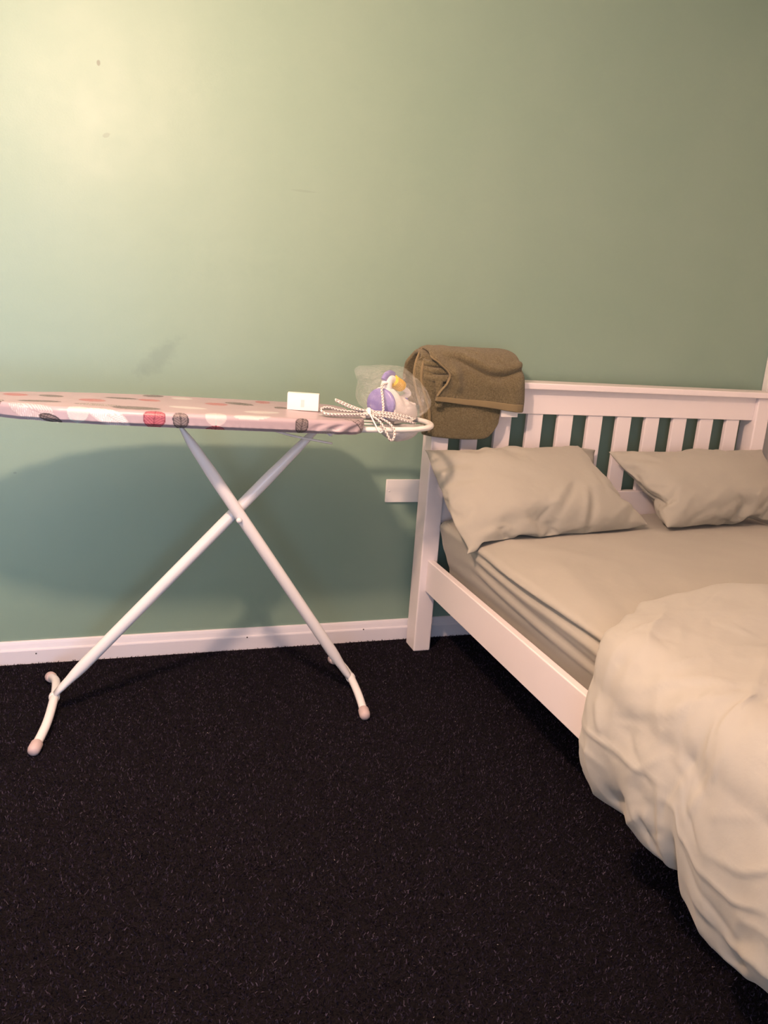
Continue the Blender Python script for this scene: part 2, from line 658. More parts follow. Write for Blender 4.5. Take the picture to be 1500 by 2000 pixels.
def bed_frame():
    t = tag(empty('bed_frame', (1.777, -1.05, 0)), 'white painted wooden bed frame with slatted headboard', 'bed')
    m = M['bed']
    for x0 in (BX0, BX1 - .065):
        box('head_post', m, t, x0, x0 + .065, PF, PB, 0, .984, 0.005, 3)
    box('head_cap', m, t, BX0 - .014, BX1 + .014, PF - .016, PB + .008, .984, 1.007, 0.004, 3)
    box('head_panel', m, t, BX0 + .065, BX1 - .065, -.120, -.088, .893, .984, 0.002)
    box('head_lower_rail', m, t, BX0 + .065, BX1 - .065, -.122, -.088, .490, .605, 0.003)
    s0 = box('slat', m, t, 1.177, 1.2395, -.114, -.096, .605, .893, 0.0025)
    for i in range(1, 10):
        c = s0.copy()
        COL.objects.link(c)
        c.parent = t
        c.location.x = s0.location.x + i * 0.12615
    for (xa, xb) in ((1.080, 1.105), (2.449, 2.474)):
        box('side_rail', m, t, xa, xb, BED_FOOT + .075, PF, .237, .356, 0.0035, 3)
    for (xa, xb) in ((1.105, 1.130), (2.424, 2.449)):
        box('ledger', m, t, xa, xb, BED_FOOT + .075, PF, .237, .270, 0.002)
    n = 14
    b0 = None
    for i in range(n):
        y = -0.20 - i * 0.135
        if b0 is None:
            b0 = box('base_slat', m, t, 1.106, 2.448, y - .035, y + .035, .270, .286, 0.002)
        else:
            c = b0.copy()
            COL.objects.link(c)
            c.parent = t
            c.location.y = -i * 0.135
    for x0 in (BX0, BX1 - .065):
        box('foot_post', m, t, x0, x0 + .065, BED_FOOT, BED_FOOT + .075, 0, .42, 0.005, 3)
    box('foot_rail', m, t, BX0 + .065, BX1 - .065, BED_FOOT + .02, BED_FOOT + .05, .237, .40, 0.003)
    settle(t)


bed_frame()


# ---------------------------------------------------------------- mattress in its fitted sheet
MX0, MX1, MY0, MY1, MZ0, MZ1 = 1.103, 2.447, -2.03, -0.140, 0.287, 0.512


def mattress():
    t = tag(empty('mattress', ((MX0 + MX1) / 2, (MY0 + MY1) / 2, MZ0)),
            'mattress in a sage green fitted sheet on the white bed frame', 'mattress')
    box('core', M['sheet'], t, MX0 + .10, MX1 - .10, MY0 + .06, MY1 - .06, MZ0 + .001, MZ1 - .03, 0.02)
    # one closed skin: cross-section swept along y
    H = MZ1 - MZ0
    sec = []          # (x offset from left face or from right, z, zone)
    R = 0.022
    for k in range(27):
        sec.append((0.0, MZ0 + .002 + (H - R) * k / 26, 'side'))
    for k in range(1, 7):
        a = PI / 2 * k / 6
        sec.append((R - R * math.cos(a), MZ1 - R + R * math.sin(a), 'edge'))
    ntop = 64
    top = [R + (MX1 - MX0 - 2 * R) * k / ntop for k in range(1, ntop)]
    ny = 150
    verts = []
    rows = len(sec) * 2 + len(top)

    def groove(z, zc, w):
        return math.exp(-((z - zc) / w) ** 2)
    for j in range(ny + 1):
        y = MY1 + (MY0 - MY1) * j / ny
        d = MY1 - y                         # distance from the head end
        endf = min(1, d / .04, (y - MY0) / .04)
        inset = 0.04 * (1 - math.sqrt(max(0, 1 - (1 - max(0, endf)) ** 2)))
        row = []
        lo = 0.40 - 0.045 * smoothstep(.3, 1.1, d)
        for (xo, z, zone) in sec:
            e = smoothstep(.22, .42, d)
            g = 0.0
            zz = z + 0.012 * nz(y, z * 2, 1.7, 3)
            # tight overhanging roll under the top edge, then long drag folds
            g += e * 0.013 * groove(zz, 0.478, .011)
            g -= e * 0.006 * groove(zz, 0.500, .012)
            g -= e * 0.006 * groove(zz, 0.462 - .02 * (d - .4), .010)
            g += e * 0.0075 * groove(zz, 0.437 - .045 * (d - .35), .012)
            g -= e * 0.0055 * groove(zz, 0.412 - .05 * (d - .35), .015)
            g += e * 0.004 * groove(zz, 0.380 - .03 * (d - .6), .014)
            g += 0.004 * nz(y * 1.2, z * 9, 4.0, 3)
            bul = -0.010 * math.sin(PI * (z - MZ0) / H)
            under = .34 * max(0.0, min(.16, MZ1 - .018 - z))       # the sheet is drawn in under the mattress
            row.append((MX0 + xo + inset + under + (g + bul) * (1 if zone == 'side' else .6), z))
        left = row
        tops = []
        for k, xo in enumerate(top):
            x = MX0 + xo
            f = min(1, (xo - R) / .12, (MX1 - MX0 - R - xo) / .12)
            crown = 0.014 * (1 - (1 - max(0, f)) ** 2)
            w = 0.0035 * nz(x * 2.2 + y * 1.1, y * .9 - x * .5, .3, 3.0) + 0.0022 * nz(x * 5 + y * 4.2, y * 1.5, .9, 2.0)
            # shallow drag lines running from the near edge towards the pillows
            for (c0, sl, amp, wd) in ((1.16, .26, .004, .018), (1.24, .30, -.004, .022), (1.33, .33, .0035, .02), (1.45, .36, -.003, .03)):
                xc = c0 + sl * (y + 1.1)
                w += amp * math.exp(-((x - xc) / wd) ** 2) * smoothstep(.35, .8, d)
            tops.append((x, MZ1 + crown + w * max(0, f) ** .5))
        right = [(MX0 + MX1 - MX0 - (x - MX0) + 0, z) for (x, z) in left][::-1]
        right = [(MX1 - (x - MX0), z) for (x, z) in left][::-1]
        for (x, z) in left + tops + right:
            verts.append((x, y, z - (0.0 if z < MZ1 - .05 else inset * .5)))
    n = rows
    faces = grid_faces(n, ny + 1)
    faces = [f[::-1] for f in faces]
    faces.append(tuple(range(n)))
    faces.append(tuple(ny * n + k for k in range(n))[::-1])
    link_mesh('fitted_sheet', verts, faces, M['sheet'], t, True)
    settle(t)


mattress()


# ---------------------------------------------------------------- cloth helper (settled once, kept as plain mesh)
def settle_cloth(verts, faces, frames, cfg, colliders=(), gravity=1.0):
    me = bpy.data.meshes.new('cloth_tmp')
    me.from_pydata(verts, [], faces)
    o = bpy.data.objects.new('cloth_tmp', me)
    COL.objects.link(o)
    tmp = []
    for bm in colliders:
        cm = bpy.data.meshes.new('collider_tmp')
        bm.to_mesh(cm)
        bm.free()
        co = bpy.data.objects.new('collider_tmp', cm)
        COL.objects.link(co)
        md = co.modifiers.new('collision', 'COLLISION')
        co.collision.thickness_outer = 0.012
        co.collision.cloth_friction = cfg.get('friction', 12)
        tmp.append(co)
    md = o.modifiers.new('cloth', 'CLOTH')
    c = md.settings
    c.quality = cfg.get('quality', 6)
    c.mass = cfg.get('mass', .3)
    c.tension_stiffness = c.compression_stiffness = cfg.get('tension', 25)
    c.shear_stiffness = cfg.get('shear', 8)
    c.bending_stiffness = cfg.get('bend', .4)
    c.tension_damping = c.compression_damping = 10
    c.shear_damping = 5
    c.air_damping = cfg.get('air', 3)
    if 'shrink' in cfg:
        c.shrink_min = cfg['shrink']
    if cfg.get('pressure'):
        c.use_pressure = True
        c.uniform_pressure_force = cfg['pressure']
    c.effector_weights.gravity = gravity
    md.collision_settings.collision_quality = 3
    md.collision_settings.distance_min = 0.008
    md.point_cache.frame_start = 1
    md.point_cache.frame_end = frames
    for f in range(1, frames + 1):
        SC.frame_set(f)
    dg = bpy.context.evaluated_depsgraph_get()
    ev = o.evaluated_get(dg)
    em = ev.to_mesh()
    co = np.empty(len(em.vertices) * 3, np.float32)
    em.vertices.foreach_get('co', co)
    ev.to_mesh_clear()
    SC.frame_set(1)
    for ob in [o] + tmp:
        d = ob.data
        bpy.data.objects.remove(ob)
        bpy.data.meshes.remove(d)
    return co.reshape(-1, 3)


def two_layer(nx, ny, fn, seed=1, jit=.001):
    """closed bag of two grids that share their rim; fn(u, v, side) -> point"""
    rnd = random.Random(seed)
    verts, idx = [], {}
    for s in (0, 1):
        for j in range(ny + 1):
            for i in range(nx + 1):
                rim = i in (0, nx) or j in (0, ny)
                if s and rim:
                    idx[s, i, j] = idx[0, i, j]
                    continue
                p = fn(i / nx, j / ny, 0 if rim else (1 if s == 0 else -1))
                q = 0 if rim else rnd.uniform(-jit, jit)
                idx[s, i, j] = len(verts)
                verts.append((p[0], p[1], p[2] + q))
    faces = []
    for s in (0, 1):
        for j in range(ny):
            for i in range(nx):
                q = (idx[s, i, j], idx[s, i + 1, j], idx[s, i + 1, j + 1], idx[s, i, j + 1])
                faces.append(q if s == 0 else q[::-1])
    return verts, faces


# ---------------------------------------------------------------- pillows
def pillow_shape(seed):
    L, W = .75, .5

    def fn(u, v, s):
        a, b = u * 2 - 1, v * 2 - 1
        return (a * L / 2, b * W / 2, s * .012 * (1 - a * a) * (1 - b * b))
    verts, faces = two_layer(60, 40, fn, seed)
    co = settle_cloth(verts, faces, 26, dict(pressure=2.6), gravity=0)
    return co, faces


def place_pillow(name, co, faces, corners, bulge, thick, label, tucks, flip=False):
    """corners TL, TR, BL, BR in the room; the settled shape is laid over that slanted quad"""
    TL, TR, BL, BR = (Vector(c) for c in corners)
    X, Y = co[:, 0], co[:, 1]
    mx, my = np.abs(X).max(), np.abs(Y).max()
    # a pillowcase is squarer than the settled bag: ease the pinched edges outwards
    by, bx = np.linspace(-my, my, 21), np.linspace(-mx, mx, 31)
    ex = np.array([np.abs(X[np.abs(Y - q) < my * .06]).max() for q in by])
    ey = np.array([np.abs(Y[np.abs(X - q) < mx * .06]).max() for q in bx])
    X2 = X * (1 + .72 * (mx / np.interp(Y, by, ex) - 1))
    Y2 = Y * (1 + .72 * (my / np.interp(X, bx, ey) - 1))
    verts = []
    nrm = (TR - TL).cross(TL - BL).normalized()
    if nrm.y > 0:
        nrm = -nrm
    for (x, y, z) in zip(X2, Y2, co[:, 2]):
        u = float(x / mx + 1) / 2
        v = float(y / my + 1) / 2
        if flip:
            u = 1 - u
        p = (BL * (1 - u) + BR * u) * (1 - v) + (TL * (1 - u) + TR * u) * v
        cu, cv = min(1, max(0, u)), min(1, max(0, v))
        sag = bulge * math.sin(PI * cv) * math.sin(PI * cu) ** .5
        h = float(z) * thick * (1.15 - .3 * cv)            # fuller towards the bottom
        if z > 0:
            for (a, b, amp, w) in tucks:
                dx, dy = b[0] - a[0], b[1] - a[1]
                L2 = dx * dx + dy * dy
                t = ((u - a[0]) * dx + (v - a[1]) * dy) / L2
                if -.25 < t < 1.25:
                    d = ((u - a[0]) * dy - (v - a[1]) * dx) / math.sqrt(L2)
                    h += amp * smoothstep(-.25, .2, t) * (1 - smoothstep(.7, 1.25, t)) * math.exp(-abs(d / w) ** 1.5)
            h += .0035 * nz(u * 5, v * 4, 1.7 if flip else 6.1, 1.6)
        p = p + nrm * (h + sag)
        if p.x > MX0 + .004 and p.y < -.13:
            p.z = max(p.z, MZ1 + .0185 + .0006 * (p.z - MZ1))  # rests on the mattress
        p.y = min(p.y, -.1225 - (.0145 if p.x < BX0 + .08 or p.x > BX1 - .08 else 0))
        verts.append(p)
    if flip:
        faces = [f[::-1] for f in faces]
    t = tag(empty(name, (TL + TR + BL + BR) / 4), label, 'pillow', 'pillows against the headboard')
    o = link_mesh('pillowcase', verts, faces, M['pillow'], t, True)
    md = o.modifiers.new('subdivision', 'SUBSURF')
    md.levels = md.render_levels = 1
    return t


PCO1, PF1 = pillow_shape(3)
p1 = place_pillow('pillow', PCO1, PF1, ((1.00, -.185, .775), (1.618, -.165, .795), (1.045, -.50, .49), (1.815, -.40, .535)),
                  0.012, .60, 'sage green pillow at the left, its corner overhanging the mattress edge',
                  [((.42, .16), (.62, .44), .009, .015), ((.46, .12), (.66, .42), -.008, .015), ((.60, .06), (.70, .36), .010, .013), ((.64, .06), (.735, .34), -.009, .013),
                   ((.66, .08), (.70, .22), -.007, .018), ((.10, .16), (.46, .20), -.008, .045), ((.08, .10), (.30, .13), .006, .030),
                   ((.02, .78), (.20, .74), -.007, .020), ((.03, .70), (.17, .66), .006, .020), ((.04, .60), (.18, .58), -.006, .018),
                   ((.78, .32), (.82, .55), .0045, .009), ((.80, .30), (.84, .52), -.003, .010), ((.78, .10), (.92, .22), .006, .014), ((.86, .05), (.93, .18), -.008, .018), ((.74, .30), (.80, .55), .004, .014)])
# loose open end of the pillowcase at its upper right corner
_fv = []
for _j in range(9):
    for _i in range(9):
        _u, _v = _i / 8, _j / 8
        _a = Vector((1.592, -.152, .786)).lerp(Vector((1.655, -.165, .690)), _v)
        _b2 = Vector((1.712, -.136, .768)).lerp(Vector((1.704, -.142, .700)), _v)
        _q = _a.lerp(_b2, _u)
        _q.y += -.010 * math.sin(_u * PI) + .004 * math.sin(_v * 7)
        _fv.append(_q)
_fl = link_mesh('pillowcase_flap', _fv, grid_faces(9, 9), M['pillow'], p1, True)
_md = _fl.modifiers.new('thickness', 'SOLIDIFY')
_md.thickness = .004
settle(p1)
p2 = place_pillow('pillow', PCO1, PF1, ((1.735, -.175, .775), (2.47, -.165, .79), (1.875, -.42, .53), (2.47, -.36, .54)),
                  0.012, .60, 'sage green pillow at the right, cut by the photo edge',
                  [((.08, .10), (.22, .30), .007, .022), ((.16, .06), (.34, .16), -.007, .026), ((.30, .18), (.52, .36), .006, .026),
                   ((.36, .12), (.55, .22), -.007, .030), ((.05, .86), (.18, .74), -.007, .022), ((.12, .95), (.20, .72), .006, .016),
                   ((.60, .10), (.75, .34), .006, .026), ((.70, .10), (.84, .26), -.006, .022)], True)
settle(p2)


# ---------------------------------------------------------------- duvet
def duvet():
    """laid over the bed, bent over the near edge: q runs across (0 at the near hem), p runs from head to foot"""
    NP, NQ = 150, 190
    XE = 1.085                    # where it turns over the edge
    RB = 0.085                    # radius of the turn
    XR = 2.36                     # far edge on the bed
    hem_z = [(-1.30, .250), (-1.37, .222), (-1.50, .226), (-1.64, .232), (-1.672, .236), (-1.70, .196), (-1.76, .165),
             (-1.83, .165), (-1.92, .205), (-2.0, .23), (-2.2, .22)]
    head_y = [(0.0, -1.385), (0.10, -1.345), (0.24, -1.322), (0.34, -1.285), (0.42, -1.225), (0.50, -1.165), (0.62, -1.135),
              (0.80, -1.095), (0.95, -1.120), (1.15, -1.125), (1.7, -1.16)]
    ZT = 0.565

    def crease(a, b, pt, amp, w, sharp=1.0):
        ax, ay = a
        bx, by = b
        dx, dy = bx - ax, by - ay
        L2 = dx * dx + dy * dy
        t = ((pt[0] - ax) * dx + (pt[1] - ay) * dy) / L2
        if t < -.2 or t > 1.2:
            return 0.0
        side = ((pt[0] - ax) * dy - (pt[1] - ay) * dx) / math.sqrt(L2)
        fade = smoothstep(-.2, .25, t) * (1 - smoothstep(.75, 1.2, t))
        d = abs(side) / (w if side > 0 else w * sharp)
        return amp * fade * math.exp(-d ** 1.4)
    # (y, q) of single folds: start, end, height, width, steepness of the other flank
    folds = [((-1.345, .160), (-1.62, .176), .0050, .010, .30), ((-1.645, .150), (-1.90, .160), .0050, .012, .30),   # long pressed crease
             ((-1.43, .255), (-1.595, .285), .0065, .030, .8), ((-1.585, .285), (-1.66, .36), .0075, .022, .45),
             ((-1.43, .280), (-1.53, .310), .0035, .014, 1), ((-1.51, .305), (-1.63, .395), .0065, .016, .4),
             ((-1.47, .215), (-1.62, .245), -.0035, .028, 1), ((-1.395, .32), (-1.425, .305), -.004, .016, 1),
             ((-1.375, .335), (-1.40, .25), .004, .016, .9), ((-1.385, .235), (-1.43, .185), .0045, .012, .8),
             ((-1.36, .13), (-1.385, .03), .0050, .008, .5), ((-1.395, .14), (-1.42, .03), .0045, .008, .5),
             ((-1.455, .035), (-1.525, .07), -.017, .028, 1), ((-1.50, .00), (-1.60, .09), .008, .022, .6),
             ((-1.628, .155), (-1.652, .00), .0105, .014, .4), ((-1.585, .08), (-1.62, .02), -.010, .014, .7),
             ((-1.600, .10), (-1.606, .01), .005, .007, .5), ((-1.668, .00), (-1.678, .09), -.013, .012, .8),
             ((-1.56, .13), (-1.65, .115), -.0075, .035, 1), ((-1.70, .18), (-1.735, .34), .0045, .012, .4),
             ((-1.725, .32), (-1.50, .60), .0040, .014, .4), ((-1.70, .04), (-1.90, .10), -.0075, .032, 1),
             ((-1.82, .02), (-1.87, .055), -.010, .024, 1), ((-1.76, .00), (-1.84, .02), .007, .02, .6),
             ((-1.73, .08), (-2.02, .05), .0075, .026, .5), ((-1.78, .20), (-2.05, .27), .0050, .014, .4),
             ((-1.29, .46), (-1.42, .36), .0045, .010, .5), ((-1.33, .455), (-1.35, .36), .005, .010, .5),
             ((-1.14, .78), (-1.26, .60), .004, .016, .5), ((-1.12, .95), (-1.30, .86), .006, .030, .4),
             ((-1.50, .42), (-1.505, .36), .004, .007, .6), ((-1.66, .235), (-1.72, .27), -.006, .020, 1)]

    rnd = random.Random(23)
    for _ in range(46):                                  # short sharp creases of slept-in cotton
        cy, cq = rnd.uniform(-2.0, -1.33), rnd.uniform(.03, .62)
        an, ln = rnd.uniform(0, PI), rnd.uniform(.03, .085)
        folds.append(((cy - ln * math.cos(an), cq - ln * math.sin(an)), (cy + ln * math.cos(an), cq + ln * math.sin(an)),
                      rnd.choice((-1, 1)) * rnd.uniform(.0016, .0034), rnd.uniform(.006, .012), rnd.uniform(.4, .9)))

    def base(p, q):
        """p = y on the bed; q = length along the section; returns point, outward normal (in the x-z plane)"""
        zh = sinterp(-p, [(-a, b) for a, b in hem_z])
        drop = (ZT - RB) - zh
        arc = RB * PI / 2
        if q < drop:
            f = q / drop
            x = XE - RB + .020 - .034 * math.sin(f * 2.2) + .020 * f * f
            x += (.008 * math.sin(p * 21 + 1.0) + .006 * math.sin(p * 37)) * (1 - f)
            return Vector((x, p, zh + q)), Vector((-1, 0, 0))
        if q < drop + arc:
            a = (q - drop) / RB
            x0 = XE - RB + .020 - .034 * math.sin(2.2) + .020
            off = (x0 - (XE - RB)) * (1 - smoothstep(0, arc, q - drop))
            return Vector((XE - RB * math.cos(a) + off, p, ZT - RB + RB * math.sin(a))), Vector((-math.cos(a), 0, math.sin(a)))
        d = q - drop - arc
        return Vector((XE + d, p, ZT + .010 * smoothstep(0, .3, d))), Vector((0, 0, 1))

    outer, inner = [], []
    QM = 1.75
    for j in range(NP + 1):
        for i in range(NQ + 1):
            w = i / NQ
            q = QM * (0.55 * w + 0.45 * w * w)          # finer towards the near hem
            v = j / NP
            y0 = sinterp(q, head_y)
            y = y0 + (-2.20 - y0) * (0.8 * v + 0.2 * v * v)
            P, N = base(y, q)
            # fullness: thin at the rim, plump inside
            e = min(1.0, (y0 - y) / .10, q / .07)
            e = math.sqrt(max(0.0, 1 - (1 - max(0, e)) ** 2))
            h = .006 + .026 * e
            h += .011 * e * nz(y * 1.1, q * 1.1, 2.0, 4.0)
            rd = 1 - abs(nz(y + q * .6, q - y * .5, 5.1, 6.0)) * 2.2
            h += .0030 * e * rd
            rd2 = 1 - abs(nz(y * 1.3 - q * .8, q * .7 + y * .3, 9.4, 12.0)) * 2.0
            h += .0022 * e * rd2
            for f in folds:
                h += crease(f[0], f[1], (y, q), f[2], f[3], f[4])
            P = P + N * h
            P.y += .010 * (1 - e) * nz(q * 6, 1.3, .4) + .004 * nz(y * 9, q * 9, 3.0)
            if y < BED_FOOT - .03:                       # turns down over the foot end
                k = BED_FOOT - .03 - y
                P = Vector((P.x, BED_FOOT - .03 - .05 * math.sin(min(1.5, k * 10)), P.z - k * 1.3))
            outer.append(P)
            lay = base(y, q)[0] + N * (-.012 * e)
            lay.y = P.y
            if y < BED_FOOT - .03:
                lay.z = P.z - .02
            inner.append(lay)
    nu = NQ + 1
    n = len(outer)
    faces = [f[::-1] for f in grid_faces(nu, NP + 1)] + grid_faces(nu, NP + 1, n)
    rim = [i for i in range(nu)] + [j * nu + NQ for j in range(1, NP + 1)] + [NP * nu + i for i in range(NQ - 1, -1, -1)] \
        + [j * nu for j in range(NP - 1, 0, -1)]
    for a, b in zip(rim, rim[1:] + rim[:1]):
        faces.append((a, b, b + n, a + n))
    o = link_mesh('duvet', outer + inner, faces, M['duvet'], None, True)
    tag(o, 'crumpled sage green duvet hanging over the near side of the bed', 'duvet')


duvet()


# ---------------------------------------------------------------- ironing board
def board_hw(x):
    if x > .61:
        r = .08
        return .188 - r + math.sqrt(max(0, r * r - (x - .61) ** 2))
    return sinterp(x, [(-.455, .004), (-.445, .026), (-.42, .048), (-.36, .072), (-.29, .094), (-.20, .133), (-.115, .160), (0, .177), (.12, .186), (.3, .188)])


def board_yc(x):
    return interp(x, [(-.45, -.432), (.1, -.396), (.7, -.386)])


def board_zt(x):
    return interp(x, [(-.45, .943), (.70, .9165)])


SKIRT = 0.040


def leaf_paint(leaves, x, v, base):
    """flat print: (cx, cv, angle, half length, half width, fill, line, kind)"""
    col = base
    for (cx, cv, ang, a, b, fill, line, kind) in leaves:
        dx, dv = x - cx, v - cv
        if abs(dx) > a + .01 and abs(dv) > a + .01:
            continue
        c, s = math.cos(ang), math.sin(ang)
        t = dx * c + dv * s
        n = -dx * s + dv * c
        u = t / a
        if abs(u) >= 1.06:
            continue
        w = b * max(0.0, 1 - abs(u) ** 2.4) ** .62
        if abs(n) > w + .0018:
            continue
        if abs(n) > w - .0016 or abs(u) > .985:
            col = line if kind != 'white' else fill
            continue
        if kind == 'outline':
            col = tuple(.75 * p + .25 * q for p, q in zip(base, fill))
        else:
            col = fill
        vein = abs(n) < .0013
        st = (t - .75 * abs(n)) / (.0072 if kind != 'hatch' else .0058)
        if vein or (st - math.floor(st)) < (.24 if kind != 'hatch' else .45):
            col = line
    return col


def ironing_board():
    t = tag(empty('ironing_board', (0.28, -.38, 0)), 'ironing board with pale leaf print cover on white crossed tube legs', 'ironing board')
    # --- cover: stations along x, rows across from the near skirt over the top to the far skirt
    xs = []
    x = -.455
    while x < .6895:
        xs.append(x)
        x += .0021 if x > -.33 else .006
    xs.append(.69)
    R = .013
    pink = (.365, .305, .345)
    RED, RDL = (.36, .10, .13), (.18, .03, .05)
    GRY, GRL = (.18, .155, .16), (.05, .042, .047)
    WHT, WHL = (.49, .46, .48), (.35, .30, .33)
    MNT = (.42, .50, .50)
    ye = lambda x: board_yc(x) - board_hw(x)
    leaves = []

    def on_skirt(x, d, ang, a, b, fill, line, kind='fill'):
        leaves.append((x, ye(x) - d, ang, a, b, fill, line, kind))

    def on_top(x, y, ang, a, b, fill, line, kind='fill'):
        leaves.append((x, y, ang, a, b, fill, line, kind))
    on_skirt(.107, .014, 1.45, .030, .026, RED, RDL)
    on_skirt(.172, .016, 1.62, .026, .0185, GRY, GRL)
    on_skirt(.262, .000, 1.57, .030, .026, WHT, MNT, 'white')
    on_skirt(.262, .046, 1.57, .018, .024, RED, RDL)
    on_skirt(.492, .015, 1.42, .026, .0165, GRY, GRL)
    on_skirt(.668, .006, -.35, .048, .020, (.55, .45, .42), GRL, 'outline')
    on_skirt(-.290, .010, .9, .052, .026, (.5, .46, .47), GRL, 'hatch')
    on_skirt(-.185, .012, -.55, .060, .028, WHT, WHL, 'hatch')
    on_skirt(-.140, .030, -.55, .030, .008, GRY, GRL)
    on_skirt(-.075, .004, 1.5, .034, .024, WHT, MNT)
    on_skirt(-.005, .014, -.55, .060, .022, (.80, .68, .72), WHT, 'hatch')
    on_skirt(.360, -.010, .15, .05, .016, WHT, MNT, 'white')
    on_skirt(.560, .040, .4, .03, .012, WHT, WHL, 'white')
    for (x, dy, ang, a, b, kind) in ((-.236, .16, .1, .030, .022, 'r'), (-.045, .165, .1, .034, .026, 'r'), (.105, .235, -.15, .030, .022, 'r'),
                                     (.290, .225, -.1, .032, .026, 'r'), (-.17, .075, .05, .050, .014, 'g'), (.03, .245, .1, .042, .014, 'g'),
                                     (.065, .060, .05, .060, .026, 'g'), (.36, .255, -.5, .042, .024, 'g'), (.475, .21, -.5, .020, .020, 'g'),
                                     (-.03, .085, -.05, .055, .016, 'h'), (-.15, .2, .2, .03, .02, 'g'), (.2, .31, .2, .03, .02, 'w'),
                                     (.40, .10, .2, .05, .022, 'w'), (.2, .12, -.2, .05, .02, 'w'), (.55, .30, .2, .03, .02, 'r'),
                                     (.60, .12, .6, .04, .02, 'w'), (.12, .33, .3, .03, .02, 'g'), (-.30, .11, .3, .03, .02, 'w'),
                                     (.44, .32, 1.2, .03, .02, 'r'), (.63, .24, .9, .03, .02, 'g')):
        fl = {'r': (RED, RDL, 'fill'), 'g': (GRY, GRL, 'fill'), 'h': ((.6, .55, .56), GRL, 'hatch'), 'w': (WHT, MNT, 'white')}[kind]
        if kind == 'r':
            fl = ((.37, .17, .18), (.30, .10, .12), 'fill')
        on_top(x, ye(x) + dy, ang, a, b, *fl)
    verts, cols = [], []
    nsk, nco, ntop = 20, 7, 84
    rows = None
    for x in xs:
        hw, yc, zt = board_hw(x), board_yc(x), board_zt(x)
        sec = []
        rr = min(R, hw * .8)
        for k in range(nsk + 1):
            d = SKIRT - (SKIRT - rr) * k / nsk
            tuck = .012 * smoothstep(.75, 1.0, d / SKIRT)      # the cover draws in under the board
            pk = .0016 * math.sin(x * 260 + 3 * math.sin(x * 37)) * smoothstep(.5, 1.0, d / SKIRT) * (.5 + .5 * smoothstep(.45, .65, x))
            if x > .48:                                        # slanting pull folds near the wide end
                pk += .003 * math.sin((x * 1.0 + d * 1.3) * 115) * smoothstep(.48, .58, x) * smoothstep(.1, .5, d / SKIRT)
            sec.append((-hw + tuck + pk, -d, -hw - (d - 0)))
        for k in range(1, nco + 1):
            a = PI / 2 * k / nco
            sec.append((-hw + rr - rr * math.cos(a), -rr + rr * math.sin(a), -hw + rr * (k / nco) - rr * (1 - k / nco)))
        for k in range(1, ntop):
            f = k / ntop
            yy = -hw + rr + (2 * hw - 2 * rr) * f
            sec.append((yy, .0012 * nz(x * 9, yy * 9, 1.0), yy))
        for k in range(0, nco + 1):
            a = PI / 2 * k / nco
            sec.append((hw - rr + rr * math.sin(a), -rr + rr * math.cos(a), hw + rr * k / nco))
        for k in range(1, 9):
            d = rr + (SKIRT - rr) * k / 8
            sec.append((hw - .012 * smoothstep(.75, 1.0, d / SKIRT), -d, hw + d))
        rows = len(sec)
        for (dy, dz, v) in sec:
            verts.append((x, yc + dy, zt + dz))
            cols.append(leaf_paint(leaves, x, yc + v, pink))
    faces = [f[::-1] for f in grid_faces(rows, len(xs))]
    faces.append(tuple(range(rows)))
    faces.append(tuple((len(xs) - 1) * rows + k for k in range(rows))[::-1])
    c = link_mesh('board_cover', verts, faces, M['cover'], t, True)
    at = c.data.color_attributes.new('print', 'FLOAT_COLOR', 'POINT')
    buf = np.ones((len(cols), 4), np.float32)
    buf[:, :3] = np.array(cols, np.float32)
    at.data.foreach_set('color', buf.ravel())
    # metal deck just above the bottom of the skirt
    dv, df = [], []
    sx = [-.42 + 1.09 * k / 40 for k in range(41)]
    for x in sx:
        for (sgn, dz) in ((-1, -.022), (1, -.022), (1, -.034), (-1, -.034)):
            dv.append((x, board_yc(x) + sgn * (board_hw(x) - .016), board_zt(x) + dz))
    for k in range(40):
        for e in range(4):
            df.append((k * 4 + e, k * 4 + (e + 1) % 4, (k + 1) * 4 + (e + 1) % 4, (k + 1) * 4 + e))
    df += [(3, 2, 1, 0), (160, 161, 162, 163)]
    link_mesh('deck', dv, df, M['tube'], t)
    # --- legs: two tubes crossing, ends pressed flat
    def leg(pts, rads):
        n = 40
        path, rr = [], []
        for k in range(n + 1):
            f = k / n
            path.append(Vector(pts[0]).lerp(Vector(pts[1]), f))
            rr.append((sinterp(f, rads), interp(f, [(0, .018), (.12, .017), (1, .0165)])))
        return tube('leg', path, rr, M['tube'], t, 18, up=(0, 1, 0))
    leg(((.172, -.412, .886), (.733, -.392, .046)), [(0, .004), (.10, .0145), (.2, .0175), (.88, .0175), (.97, .012), (1, .0095)])
    leg(((.585, -.372, .862), (-.163, -.372, .062)), [(0, .009), (.10, .0145), (.2, .0175), (.90, .0175), (.97, .011), (1, .008)])
    lathe('pivot_bolt', [(.0085, 0), (.0085, .004), (.006, .0075), (.001, .0085)], M['tube'], t, (.353, -.424, .597), (0, -1, 0), 16)
    # hinge brackets and lever under the deck
    box('hinge_bracket', M['tube'], t, .172, .200, -.428, -.352, .884, .900, .003)
    tube('support_rod', [(.595, -.50, .868), (.595, -.26, .868)], .006, M['tube'], t, 10, up=(1, 0, 0))
    tube('lever', catmull([(.43, -.455, .872), (.50, -.452, .853), (.614, -.45, .833)], 8), .0033, M['plastic'], t, 8)
